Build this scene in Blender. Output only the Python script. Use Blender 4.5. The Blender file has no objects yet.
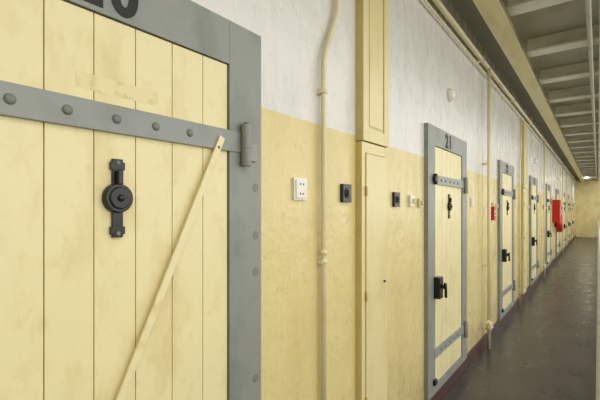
import bpy, bmesh, math, random
from mathutils import Vector, Matrix
random.seed(4)
S=bpy.context.scene
# ---------------- materials ----------------
def newmat(name):
    m=bpy.data.materials.new(name); m.use_nodes=True
    nt=m.node_tree; b=nt.nodes["Principled BSDF"]; return m,nt,b
def N(nt,t,**kw):
    n=nt.nodes.new(t)
    for k,v in kw.items(): setattr(n,k,v)
    return n
def coords(nt,scale=(1,1,1)):
    g=N(nt,'ShaderNodeNewGeometry'); mp=N(nt,'ShaderNodeMapping'); mp.inputs['Scale'].default_value=scale
    nt.links.new(g.outputs['Position'],mp.inputs['Vector']); return mp.outputs[0],g
def noise(nt,vec,scale,detail=4,rough=.55):
    n=N(nt,'ShaderNodeTexNoise'); n.inputs['Scale'].default_value=scale; n.inputs['Detail'].default_value=detail
    n.inputs['Roughness'].default_value=rough; nt.links.new(vec,n.inputs['Vector']); return n.outputs['Fac']
def ramp(nt,fac,a,b,c=0,d=1):
    r=N(nt,'ShaderNodeMapRange'); r.inputs['From Min'].default_value=a; r.inputs['From Max'].default_value=b
    r.inputs['To Min'].default_value=c; r.inputs['To Max'].default_value=d
    nt.links.new(fac,r.inputs['Value']); return r.outputs[0]
def mix(nt,fac,a,b):
    m=N(nt,'ShaderNodeMix',data_type='RGBA')
    if isinstance(fac,(int,float)): m.inputs[0].default_value=fac
    else: nt.links.new(fac,m.inputs[0])
    for i,v in ((6,a),(7,b)):
        if isinstance(v,tuple): m.inputs[i].default_value=(*v,1)
        else: nt.links.new(v,m.inputs[i])
    return m.outputs[2]
def mul(nt,a,k):
    m=N(nt,'ShaderNodeMath',operation='MULTIPLY'); nt.links.new(a,m.inputs[0])
    if isinstance(k,(int,float)): m.inputs[1].default_value=k
    else: nt.links.new(k,m.inputs[1])
    return m.outputs[0]
def bump(nt,b,h,s,d=.01):
    n=N(nt,'ShaderNodeBump'); n.inputs['Strength'].default_value=s; n.inputs['Distance'].default_value=d
    nt.links.new(h,n.inputs['Height']); nt.links.new(n.outputs[0],b.inputs['Normal'])
def lin(r,g,b):
    f=lambda c:(c/255/12.92 if c/255<=.04045 else ((c/255+.055)/1.055)**2.4)
    return (f(r),f(g),f(b))
def paint(name,col,dirt,amount=.5,rough=.4,scale=(1,1,1),ns=6,bs=.3,lo=.5,hi=.75,spec=.5,metal=0,grime=None):
    m,nt,b=newmat(name); v,g=coords(nt,scale)
    f=mul(nt,ramp(nt,noise(nt,v,ns,6),lo,hi),amount)
    v2,_=coords(nt); f2=mul(nt,ramp(nt,noise(nt,v2,25,5),.55,.8),amount*.4)
    c=mix(nt,f,col,dirt); c=mix(nt,f2,c,dirt)
    if grime:
        v3,_=coords(nt,(1,1,.35)); c=mix(nt,mul(nt,ramp(nt,noise(nt,v3,9,8,.7),.55,.72),.28),c,grime)
    nt.links.new(c,b.inputs['Base Color']); b.inputs['Roughness'].default_value=rough
    b.inputs['Specular IOR Level'].default_value=spec; b.inputs['Metallic'].default_value=metal
    if bs: bump(nt,b,noise(nt,v2,40,3),bs,.002)
    return m
YEL=lin(222,205,146)
M={}
M['plank']=paint('door_cream_paint',lin(233,221,172),lin(198,172,98),.6,.33,(1,1.6,.9),4.2,.25,.52,.8,grime=lin(196,170,108))
M['groove']=paint('groove_backing',lin(128,108,58),lin(90,75,40),.5,.7)  # dark tone of the backing board seen between planks
M['label']=paint('faded_label_residue',lin(229,216,166),lin(200,174,116),.7,.5,(1,1,1),34,0,.5,.7)
M['brace']=paint('brace_cream_paint',lin(234,222,176),lin(190,164,98),.55,.36,(1,1,1),14,.25,.5,.7)
M['frame']=paint('grey_frame_paint',lin(140,143,137),lin(104,109,104),.6,.38,(1,1,.6),7,.25,grime=lin(112,112,102))
M['greydk']=paint('grey_worn_bolt_paint',lin(120,123,118),lin(88,90,86),.5,.45)
M['strap']=paint('grey_strap_paint',lin(144,147,143),lin(106,109,105),.5,.33)
M['cream']=paint('cream_pipe_paint',lin(230,220,184),lin(192,175,124),.5,.28,(1,1,.4),6)
M['cab']=paint('cream_cabinet_paint',lin(226,212,160),lin(192,170,106),.5,.33,(1,1,.3),6,grime=lin(196,173,110))
M['cabdk']=paint('cabinet_edge_paint',lin(204,187,124),lin(164,141,78),.5,.4)
M['black']=paint('black_enamel',lin(18,18,20),lin(40,38,36),.4,.3)
M['white']=paint('white_plastic',lin(234,232,224),lin(204,200,188),.3,.35,bs=0)
M['beigep']=paint('beige_plastic',lin(214,200,160),lin(180,165,120),.3,.4,bs=0)
M['hole']=paint('socket_dark',lin(40,38,36),lin(20,20,20),.3,.6,bs=0)
M['red']=paint('red_enamel',lin(190,24,26),lin(130,15,18),.4,.3,bs=0)
M['ceil']=paint('ceiling_paint',lin(176,177,164),lin(125,126,112),.6,.6,(1,1,1),3)
M['xbeam']=paint('crossbeam_paint',lin(220,220,210),lin(165,164,150),.5,.4)
M['beam']=paint('yellow_beam_paint',lin(216,205,152),lin(168,150,92),.5,.3,(1,.3,1),5)
M['base']=paint('oxblood_baseboard',lin(70,34,28),lin(36,24,20),.7,.35)
M['rail']=paint('railing_grey',lin(186,186,174),lin(130,130,120),.5,.35)
M['stone']=paint('hall_floor',lin(120,116,108),lin(90,86,80),.5,.5)
M['ink']=paint('number_black_paint',lin(22,22,22),lin(40,40,40),.3,.6,bs=0)
# wall : two tone paint, boundary at 1.885 m
m,nt,b=newmat('two_tone_wall_paint'); v,g=coords(nt,(1,1,1)); vs,_=coords(nt,(1,1.2,.28))
sep=N(nt,'ShaderNodeSeparateXYZ'); nt.links.new(g.outputs['Position'],sep.inputs[0])
wob=mul(nt,noise(nt,v,18,3),.008)
ad=N(nt,'ShaderNodeMath',operation='ADD'); nt.links.new(sep.outputs[2],ad.inputs[0]); nt.links.new(wob,ad.inputs[1])
up=ramp(nt,ad.outputs[0],1.887,1.891)
w=mix(nt,mul(nt,ramp(nt,noise(nt,vs,5,7,.65),.52,.8),.4),lin(224,222,218),lin(166,163,158))
w=mix(nt,mul(nt,ramp(nt,noise(nt,v,9,8,.7),.58,.68),.3),w,lin(172,168,164))
y=mix(nt,mul(nt,ramp(nt,noise(nt,vs,4,6,.6),.47,.75),.55),YEL,lin(200,178,112))
y=mix(nt,mul(nt,ramp(nt,noise(nt,v,14,8,.7),.57,.7),.4),y,lin(172,148,90))
y=mix(nt,mul(nt,ramp(nt,sep.outputs[2],.6,.1),mul(nt,ramp(nt,noise(nt,v,7,6,.7),.3,.7),.6)),y,lin(140,118,76))
nt.links.new(mix(nt,up,y,w),b.inputs['Base Color'])
nt.links.new(ramp(nt,noise(nt,vs,6,5),.3,.7,.18,.36),b.inputs['Roughness'])
bump(nt,b,noise(nt,v,5,6,.6),.6,.02)
M['wall']=m
# floor : dark polished linoleum
m,nt,b=newmat('dark_linoleum'); v,g=coords(nt,(1,.5,1))
c=mix(nt,ramp(nt,noise(nt,v,3,6),.35,.7),lin(54,51,45),lin(72,67,59))
c=mix(nt,mul(nt,ramp(nt,noise(nt,v,22,6,.7),.5,.7),.35),c,lin(42,39,34))
nt.links.new(c,b.inputs['Base Color'])
nt.links.new(ramp(nt,noise(nt,v,6,5),.3,.7,.24,.38),b.inputs['Roughness'])
bump(nt,b,noise(nt,v,7,4),.12,.01)
M['floor']=m
m,nt,b=newmat('endwall_yellow'); b.inputs['Roughness'].default_value=.5
v,g=coords(nt); nt.links.new(mix(nt,ramp(nt,noise(nt,v,3),.4,.7),lin(226,212,160),lin(208,192,134)),b.inputs['Base Color'])
M['end']=m
m,nt,b=newmat('lamp_diffuser'); b.inputs['Emission Color'].default_value=(1,.93,.78,1); b.inputs['Emission Strength'].default_value=4; M['lamp']=m

# ---------------- mesh builder ----------------
class B:
    def __init__(s,name): s.bm=bmesh.new(); s.mats=[]; s.name=name
    def mi(s,k):
        if k not in s.mats: s.mats.append(k)
        return s.mats.index(k)
    def add(s,verts,k,smooth=False):
        i=s.mi(k); fs=set()
        for v in verts:
            for f in v.link_faces: fs.add(f)
        for f in fs: f.material_index=i; f.smooth=smooth
    def box(s,x0,x1,y0,y1,z0,z1,k):
        r=bmesh.ops.create_cube(s.bm,size=1)
        for v in r['verts']:
            v.co=Vector(((x0+x1)/2+v.co.x*(x1-x0),(y0+y1)/2+v.co.y*(y1-y0),(z0+z1)/2+v.co.z*(z1-z0)))
        s.add(r['verts'],k)
    def cyl(s,p,axis,r,h,k,r2=None,seg=20):
        R=Vector((0,0,1)).rotation_difference(Vector(axis)).to_matrix().to_4x4()
        q=bmesh.ops.create_cone(s.bm,cap_ends=True,segments=seg,radius1=r,radius2=r if r2 is None else r2,depth=h,matrix=Matrix.Translation(p)@R)
        s.add(q['verts'],k,True)
        for v in q['verts']:
            for f in v.link_faces:
                if len(f.verts)>4: f.smooth=False
    def dome(s,p,r,k,sx=.5):
        q=bmesh.ops.create_uvsphere(s.bm,u_segments=14,v_segments=8,radius=r)
        for v in q['verts']: v.co=Vector((p[0]+v.co.x*sx,p[1]+v.co.y,p[2]+v.co.z))
        s.add(q['verts'],k,True)
    def tube(s,pts,r,k,seg=12):
        pts=[Vector(p) for p in pts]; rings=[]
        n=None
        for i,p in enumerate(pts):
            t=(pts[min(i+1,len(pts)-1)]-pts[max(i-1,0)]).normalized()
            if n is None: n=t.orthogonal().normalized()
            n=(n-t*n.dot(t)).normalized(); c=t.cross(n)
            rings.append([s.bm.verts.new(p+r*(math.cos(a)*n+math.sin(a)*c)) for a in [2*math.pi*j/seg for j in range(seg)]])
        vs=[]
        for a,bb in zip(rings,rings[1:]):
            for j in range(seg): s.bm.faces.new((a[j],a[(j+1)%seg],bb[(j+1)%seg],bb[j]))
        s.bm.faces.new(rings[0][::-1]); s.bm.faces.new(rings[-1])
        for rr in rings: vs+=rr
        s.add(vs,k,True)
    def bar(s,p0,p1,w,x0,x1,k):
        a=Vector(p0); c=Vector(p1); d=(c-a).normalized(); n=Vector((-d.y,d.x))*w/2
        q=[a+n,a-n,c-n,c+n]; v0=[s.bm.verts.new((x0,p.x,p.y)) for p in q]; v1=[s.bm.verts.new((x1,p.x,p.y)) for p in q]
        s.bm.faces.new(v0); s.bm.faces.new(v1[::-1])
        for i in range(4): s.bm.faces.new((v0[i],v1[i],v1[(i+1)%4],v0[(i+1)%4]))
        s.add(v0+v1,k)
    def done(s,bevel=0,parent=None):
        bmesh.ops.recalc_face_normals(s.bm,faces=s.bm.faces)
        me=bpy.data.meshes.new(s.name); s.bm.to_mesh(me); s.bm.free()
        for k in s.mats: me.materials.append(M[k])
        o=bpy.data.objects.new(s.name,me); S.collection.objects.link(o)
        if bevel:
            md=o.modifiers.new('bevel','BEVEL'); md.width=bevel; md.segments=2; md.limit_method='ANGLE'; md.angle_limit=math.radians(40)
        if parent: o.parent=parent
        return o

Y0,Y1=-4.0,27.0; W=1.06; P=2.84; CEIL=3.28
# ---------------- shell ----------------
b=B('wall_left'); b.box(-.3,0,Y0,Y1,0,CEIL+.1,'wall'); b.done()
b=B('floor'); b.box(0,1.08,Y0,Y1,-.15,0,'floor'); b.done()
b=B('ceiling'); b.box(0,1.08,Y0,Y1,CEIL,CEIL+.12,'ceil'); b.done()
b=B('baseboard_left'); b.box(0,.018,Y0,Y1,0,.12,'base'); b.done(.003)
b=B('wall_end'); b.box(-.3,6,Y1,Y1+.2,-3,6.2,'end'); b.done()
b=B('wall_back'); b.box(-.3,6,Y0-.2,Y0,-3,6.2,'end'); b.done()
b=B('hall_floor'); b.box(1.08,6,Y0,Y1,-3.1,-3,'stone'); b.done()
b=B('wall_right')
b.box(6,6.25,Y0,Y1,-3,.9,'xbeam'); b.box(6,6.25,Y0,Y1,3.6,4.6,'xbeam')
k=Y0
while k<Y1-.1:
    b.box(6,6.25,k,k+1.1,.9,3.6,'xbeam'); k+=3.1
b.done()
k=Y0;i=1
while k+3.1<Y1+.1:
    b=B('window_%d'%i); y0,y1=k+1.1,k+3.1
    for yy in (y0,(y0+y1)/2-.03,y1-.06): b.box(6.08,6.14,yy,yy+.06,.9,3.6,'xbeam')
    for zz in (.9,2.2,3.54): b.box(6.085,6.135,y0,y1,zz,zz+.06,'xbeam')
    b.done(); k+=3.1;i+=1
b=B('skylight_frame')
for j in range(16):
    yy=Y0+j*2.05; b.box(1.08,6.1,yy,yy+.08,4.6,4.72,'rail')
for xx in (1.1,2.7,4.4,6.0): b.box(xx,xx+.06,Y0,Y1,4.6,4.7,'rail')
b.done()
b=B('wall_upper_left'); b.box(1.0,1.08,Y0,Y1,CEIL+.12,4.6,'xbeam'); b.done()

b=B('ceiling_beam')
b.box(.27,.42,Y0,Y1,3.04,3.06,'beam'); b.box(.335,.36,Y0,Y1,3.06,CEIL,'beam'); b.done(.002)
b=B('ceiling_crossbeams')
k=.18
while k<Y1-.2:
    b.box(.42,1.02,k,k+.17,3.12,3.14,'xbeam'); b.box(.42,1.02,k+.07,k+.095,3.14,CEIL,'xbeam')
    k+=1.13
b.box(1.02,1.06,Y0,Y1,3.08,CEIL,'xbeam')
b.done(.002)
b=B('ceiling_pipes')
b.tube([(.05,Y0,3.05),(.05,Y1,3.05)],.022,'cream')
b.tube([(.035,Y0,2.97),(.035,Y1,2.97)],.009,'cream')
b.tube([(.95,Y0,3.09),(.95,Y1,3.09)],.02,'rail')
k=.6
while k<Y1:
    b.box(0,.075,k,k+.03,3.02,3.08,'cream'); k+=1.9
b.done()

# ---------------- doors ----------------
def text(body,y,z,size,parent,x):
    c=bpy.data.curves.new('number','FONT'); c.body=body; c.size=size; c.align_x='CENTER'; c.extrude=.001; c.offset=.0055; c.space_character=1.25
    o=bpy.data.objects.new('painted_number',c); S.collection.objects.link(o)
    o.location=(x,y,z); o.rotation_euler=(math.pi/2,0,math.pi/2); c.materials.append(M['ink']); o.parent=parent
def door(n,s0,num,brace):
    e=bpy.data.objects.new('door_%d'%n,None); S.collection.objects.link(e)
    s1=s0+W; fw=.155; zt=2.13; zi=1.985; zb=.12
    b=B('frame'); X=.03
    b.box(0,X,s0,s0+fw,zb,zt,'frame'); b.box(0,X,s1-fw,s1,zb,zt,'frame')
    b.box(0,X-.0005,s0+fw,s1-fw,zi,zt,'frame'); b.box(0,X-.0005,s0+fw,s1-fw,zb,zb+.06,'frame')
    for zz in (.45,.9,1.28,1.41,1.58):
        b.cyl((X+.0003,s1-.03,zz),(1,0,0),.015,.002,'greydk')
    b.done(.004,e)
    b=B('planks'); a=s0+fw+.003; z=s1-fw-.003
    cur=z; es=[z]
    for w_ in [.103,.112,.114,.110,.110,.112]:
        cur-=w_; es.append(max(cur,a))
    es[-1]=a; es=es[::-1]
    b.box(0,.008,a,z,zb+.06,zi,'groove')
    for p,q in zip(es,es[1:]):
        if q-p>.01: b.box(.008,.022,p+.0014,q-.0014,zb+.063,zi-.003,'plank')
    if brace: b.box(.022,.0223,s0+.42,s0+.64,1.79,1.83,'label')
    b.done(.004,e)
    b=B('strap_hinges')
    for zz in (1.73,.42):
        b.box(.022,.034,s0+fw-.02,s1-.06,zz-.035,zz+.035,'strap')
        for y in (s0+.285,s0+.397,s0+.514,s0+.626,s0+.74,):
            b.dome((.034,y,zz),.012,'greydk',.6)
        b.cyl((.046,s1-.093,zz-.01),(0,0,1),.018,.14,'strap')
        b.cyl((.046,s1-.093,zz+.064),(0,0,1),.013,.012,'greydk',.008)
        b.cyl((.046,s1-.093,zz-.02),(0,0,1),.0186,.003,'greydk')
        b.box(.03,.042,s1-.085,s1-.035,zz-.06,zz+.0,'strap')
    b.done(.002,e)
    b=B('spyhole_cover'); y=s0+.52; zc=1.53
    b.box(.022,.03,y-.014,y+.014,zc-.1,zc+.1,'black')
    for d in (.082,-.082):
        b.box(.022,.031,y-.019,y+.019,zc+d-.01,zc+d+.01,'black')
    b.cyl((.031,y,zc),(1,0,0),.039,.018,'black',.036,28)
    b.cyl((.042,y,zc),(1,0,0),.029,.006,'black',.026,28); b.dome((.046,y,zc),.009,'black',.7)
    b.box(.03,.046,y-.006,y+.006,zc+.035,zc+.07,'black')
    b.dome((.031,y,zc+.09),.006,'greydk',.6); b.dome((.031,y,zc-.09),.006,'greydk',.6)
    b.done(.0015,e)
    b=B('lock_and_latch')
    b.box(.03,.075,s0+.12,s0+.2,.84,1.0,'black'); b.box(.022,.055,s0+.2,s0+.27,.87,.97,'black')
    b.cyl((.085,s0+.16,.93),(1,0,0),.016,.03,'black'); b.tube([(.1,s0+.16,.96),(.105,s0+.16,.94),(.106,s0+.162,.9),(.106,s0+.165,.85)],.01,'black')
    b.box(.03,.055,s0+.09,s0+.15,1.71,1.75,'black'); b.cyl((.045,s0+.12,1.73),(0,0,1),.013,.08,'black')
    b.box(.03,.05,s0+.1,s0+.15,.2,.24,'black')
    b.done(.003,e)
    if brace:
        b=B('diagonal_brace'); b.bar((.884,1.735),(.243,.40),.022,.034,.042,'brace')
        b.dome((.042,.868,1.70),.005,'greydk',.6); b.done(.003,e)
    text(num,s0+W/2-.04,2.004,.15,e,X+.001)
def ds(k): return .02+P*k-(.2 if k>=2 else 0)
for k in range(-1,9):
    door(k+2,ds(k),str(20+k),k==0)

# ---------------- wall fittings ----------------
def bend_pipe(s):
    b=B('wall_pipe'); r=.013;x=.024
    pts=[(x,s,.001),(x,s,2.14)]
    for j in range(1,13):
        t=j/12; pts.append((x,s+.12*(t*t*(3-2*t)),2.14+.34*t))
    pts.append((x,s+.12,2.955)); b.tube(pts,r,'cream')
    for z in (.25,1.27,2.03):
        b.box(.001,x+.006,s-.018,s+.018,z-.01,z+.01,'cream'); b.tube([(x,s,z-.01),(x,s,z+.01)],r+.003,'cream')
    b.tube([(x,s,1.3),(x,s,1.32)],r+.003,'cream')
    b.done()
def cabinet(s):
    b=B('pipe_duct_cabinet'); a,c=s,s+.31; T=2.955
    b.box(.001,.04,a,c,1.86,T,'cabdk')
    b.box(.04,.046,a,a+.06,1.86,T,'cab'); b.box(.04,.046,c-.06,c,1.86,T,'cab'); b.box(.04,.046,a+.06,c-.06,1.86,1.93,'cab')
    b.box(.04,.043,a+.075,c-.075,1.945,T,'cab')
    b.box(.001,.03,a,c,.125,1.855,'cabdk')
    b.box(.03,.037,a,a+.035,.125,1.855,'cab'); b.box(.03,.037,c-.035,c,.125,1.855,'cab'); b.box(.03,.037,a+.035,c-.035,1.8,1.855,'cab'); b.box(.03,.037,a+.035,c-.035,.125,.2,'cab')
    b.box(.03,.043,a+.039,c-.039,.204,1.796,'cab')
    for z in (.5,1.05,1.6): b.cyl((.045,a+.037,z),(0,0,1),.006,.05,'cabdk')
    b.cyl((.047,c-.06,1.1),(1,0,0),.006,.012,'black')
    b.done(.004)
def off(q): return 0 if q==0 else -.1
for q in (0,1,3):
    bend_pipe(1.5+2*P*q+off(q)); cabinet(1.84+2*P*q+off(q))
def socket(y,z):
    b=B('power_socket'); b.box(0,.012,y-.045,y+.045,z-.046,z+.046,'white'); b.box(.012,.018,y-.036,y+.036,z-.038,z+.038,'white')
    for dy in (-.01,.01):
        for dz in (-.02,.02): b.cyl((.0185,y+dy,z+dz),(1,0,0),.004,.002,'hole')
    b.done(.002)
def switch(y,z,c='black',w=.085,h=.09):
    b=B('light_switch'); b.box(0,.018,y-w/2,y+w/2,z-h/2,z+h/2,c); b.cyl((.02,y,z),(1,0,0),w*.3,.006,c)
    b.box(.022,.034,y-.006,y+.006,z-.016,z+.016,'greydk' if c=='black' else 'beigep'); b.done(.003)
socket(1.345,1.588); switch(1.725,1.583)
for k in range(1,9):
    s0=ds(k)
    switch(s0-.52,1.565); switch(s0-.27,1.56,'white',.07,.075); switch(s0-.11,1.55,'beigep',.06,.06)
    if k in (2,): socket(s0-1.3,1.58)
def vpipe(s):
    b=B('heating_pipe'); x=.067; b.tube([(x,s,.001),(x,s,3.025)],.018,'cream')
    b.tube([(x,s-.12,.3),(x,s-.03,.3),(x,s,.3)],.014,'cream'); b.tube([(x,s,.2),(x,s+.16,.2)],.014,'cream')
    b.cyl((x,s,.25),(0,0,1),.03,.09,'cream'); b.cyl((x+.03,s-.1,.3),(1,0,0),.025,.02,'cream')
    for z in (.9,2.0): b.box(.001,.055,s-.02,s+.02,z-.012,z+.012,'cream')
    b.done()
for q in range(4): vpipe(4.68+2*P*q+off(q))
for q in range(4):
    y=3.46+2*P*q
    b=B('wall_lamp'); b.cyl((.012,y,2.47),(1,0,0),.055,.024,'white'); b.dome((.024,y,2.47),.048,'white',.6); b.done(.002)
def alarm(y,z):
    b=B('fire_alarm_box'); b.box(0,.045,y-.05,y+.05,z-.08,z+.08,'red'); b.box(.045,.048,y-.03,y+.03,z-.03,z+.03,'white'); b.cyl((.05,y,z),(1,0,0),.012,.008,'black'); b.done(.004)
alarm(5.11,1.46)
b=B('fire_hose_cabinet'); y=13.2
b.box(0,.17,y-.25,y+.25,1.15,1.78,'red'); b.box(.17,.182,y-.23,y+.23,1.17,1.76,'red'); b.box(.182,.2,y+.16,y+.18,1.4,1.52,'white')
b.cyl((.184,y-.03,1.46),(1,0,0),.13,.006,'white'); b.cyl((.186,y-.03,1.46),(1,0,0),.105,.006,'red'); b.done(.006)
b=B('fire_extinguisher'); y=13.7
b.cyl((.12,y,1.1),(0,0,1),.08,.45,'red'); b.dome((.12,y,1.32),.08,'red',1); b.cyl((.12,y,1.42),(0,0,1),.02,.06,'black'); b.box(.09,.2,y-.012,y+.012,1.45,1.475,'black')
b.tube([(.12,y+.03,1.43),(.17,y+.09,1.35),(.17,y+.1,1.15),(.16,y+.09,1.0)],.01,'black'); b.box(0,.05,y-.03,y+.03,1.0,1.3,'black'); b.done()
# railing
b=B('gallery_railing'); x=1.025
b.tube([(x,Y0,1.05),(x,Y1,1.05)],.02,'rail'); b.tube([(x,Y0,.12),(x,Y1,.12)],.012,'rail'); b.tube([(x,Y0,.55),(x,Y1,.55)],.01,'rail')
k=Y0+.1
while k<Y1:
    b.box(x-.02,x+.02,k,k+.02,0,1.05,'rail'); k+=1.55
k=Y0+.2
while k<Y1:
    b.box(x-.005,x+.005,k,k+.01,.12,1.04,'rail'); k+=.14
b.done()
b=B('ceiling_lamp'); b.box(.5,.62,24.2,25.3,3.2,CEIL,'white'); b.box(.51,.61,24.22,25.28,3.18,3.2,'lamp'); b.done()

# ---------------- light ----------------
w=bpy.data.worlds.new('World'); S.world=w; w.use_nodes=True
bg=w.node_tree.nodes['Background']; bg.inputs[0].default_value=(.98,.99,.98,1); bg.inputs[1].default_value=.95
def area(name,loc,rot,sx,sy,e,col):
    l=bpy.data.lights.new(name,'AREA'); l.shape='RECTANGLE'; l.size=sx; l.size_y=sy; l.energy=e; l.color=col
    o=bpy.data.objects.new(name,l); S.collection.objects.link(o); o.location=loc; o.rotation_euler=rot
area('overhead_fill',(3.6,10,4.55),(0,0,0),4.5,27,440,(1,.985,.94))  # unseen area lamp high in the atrium, added as soft overhead light
area('window_daylight',(5.9,10,2.2),(0,math.radians(90),0),2.6,27,340,(1,.985,.94))
area('end_lamp',(.56,24.7,3.15),(0,0,0),.1,1.0,22,(1,.92,.72))
# ---------------- camera ----------------
c=bpy.data.cameras.new('camera'); c.sensor_width=36; c.lens=24; c.shift_y=10/600; c.clip_start=.02
o=bpy.data.objects.new('camera',c); S.collection.objects.link(o); o.location=(1.01,0,1.5); o.rotation_euler=(math.pi/2,0,math.atan(298/400)); S.camera=o
S.view_settings.view_transform='Standard'
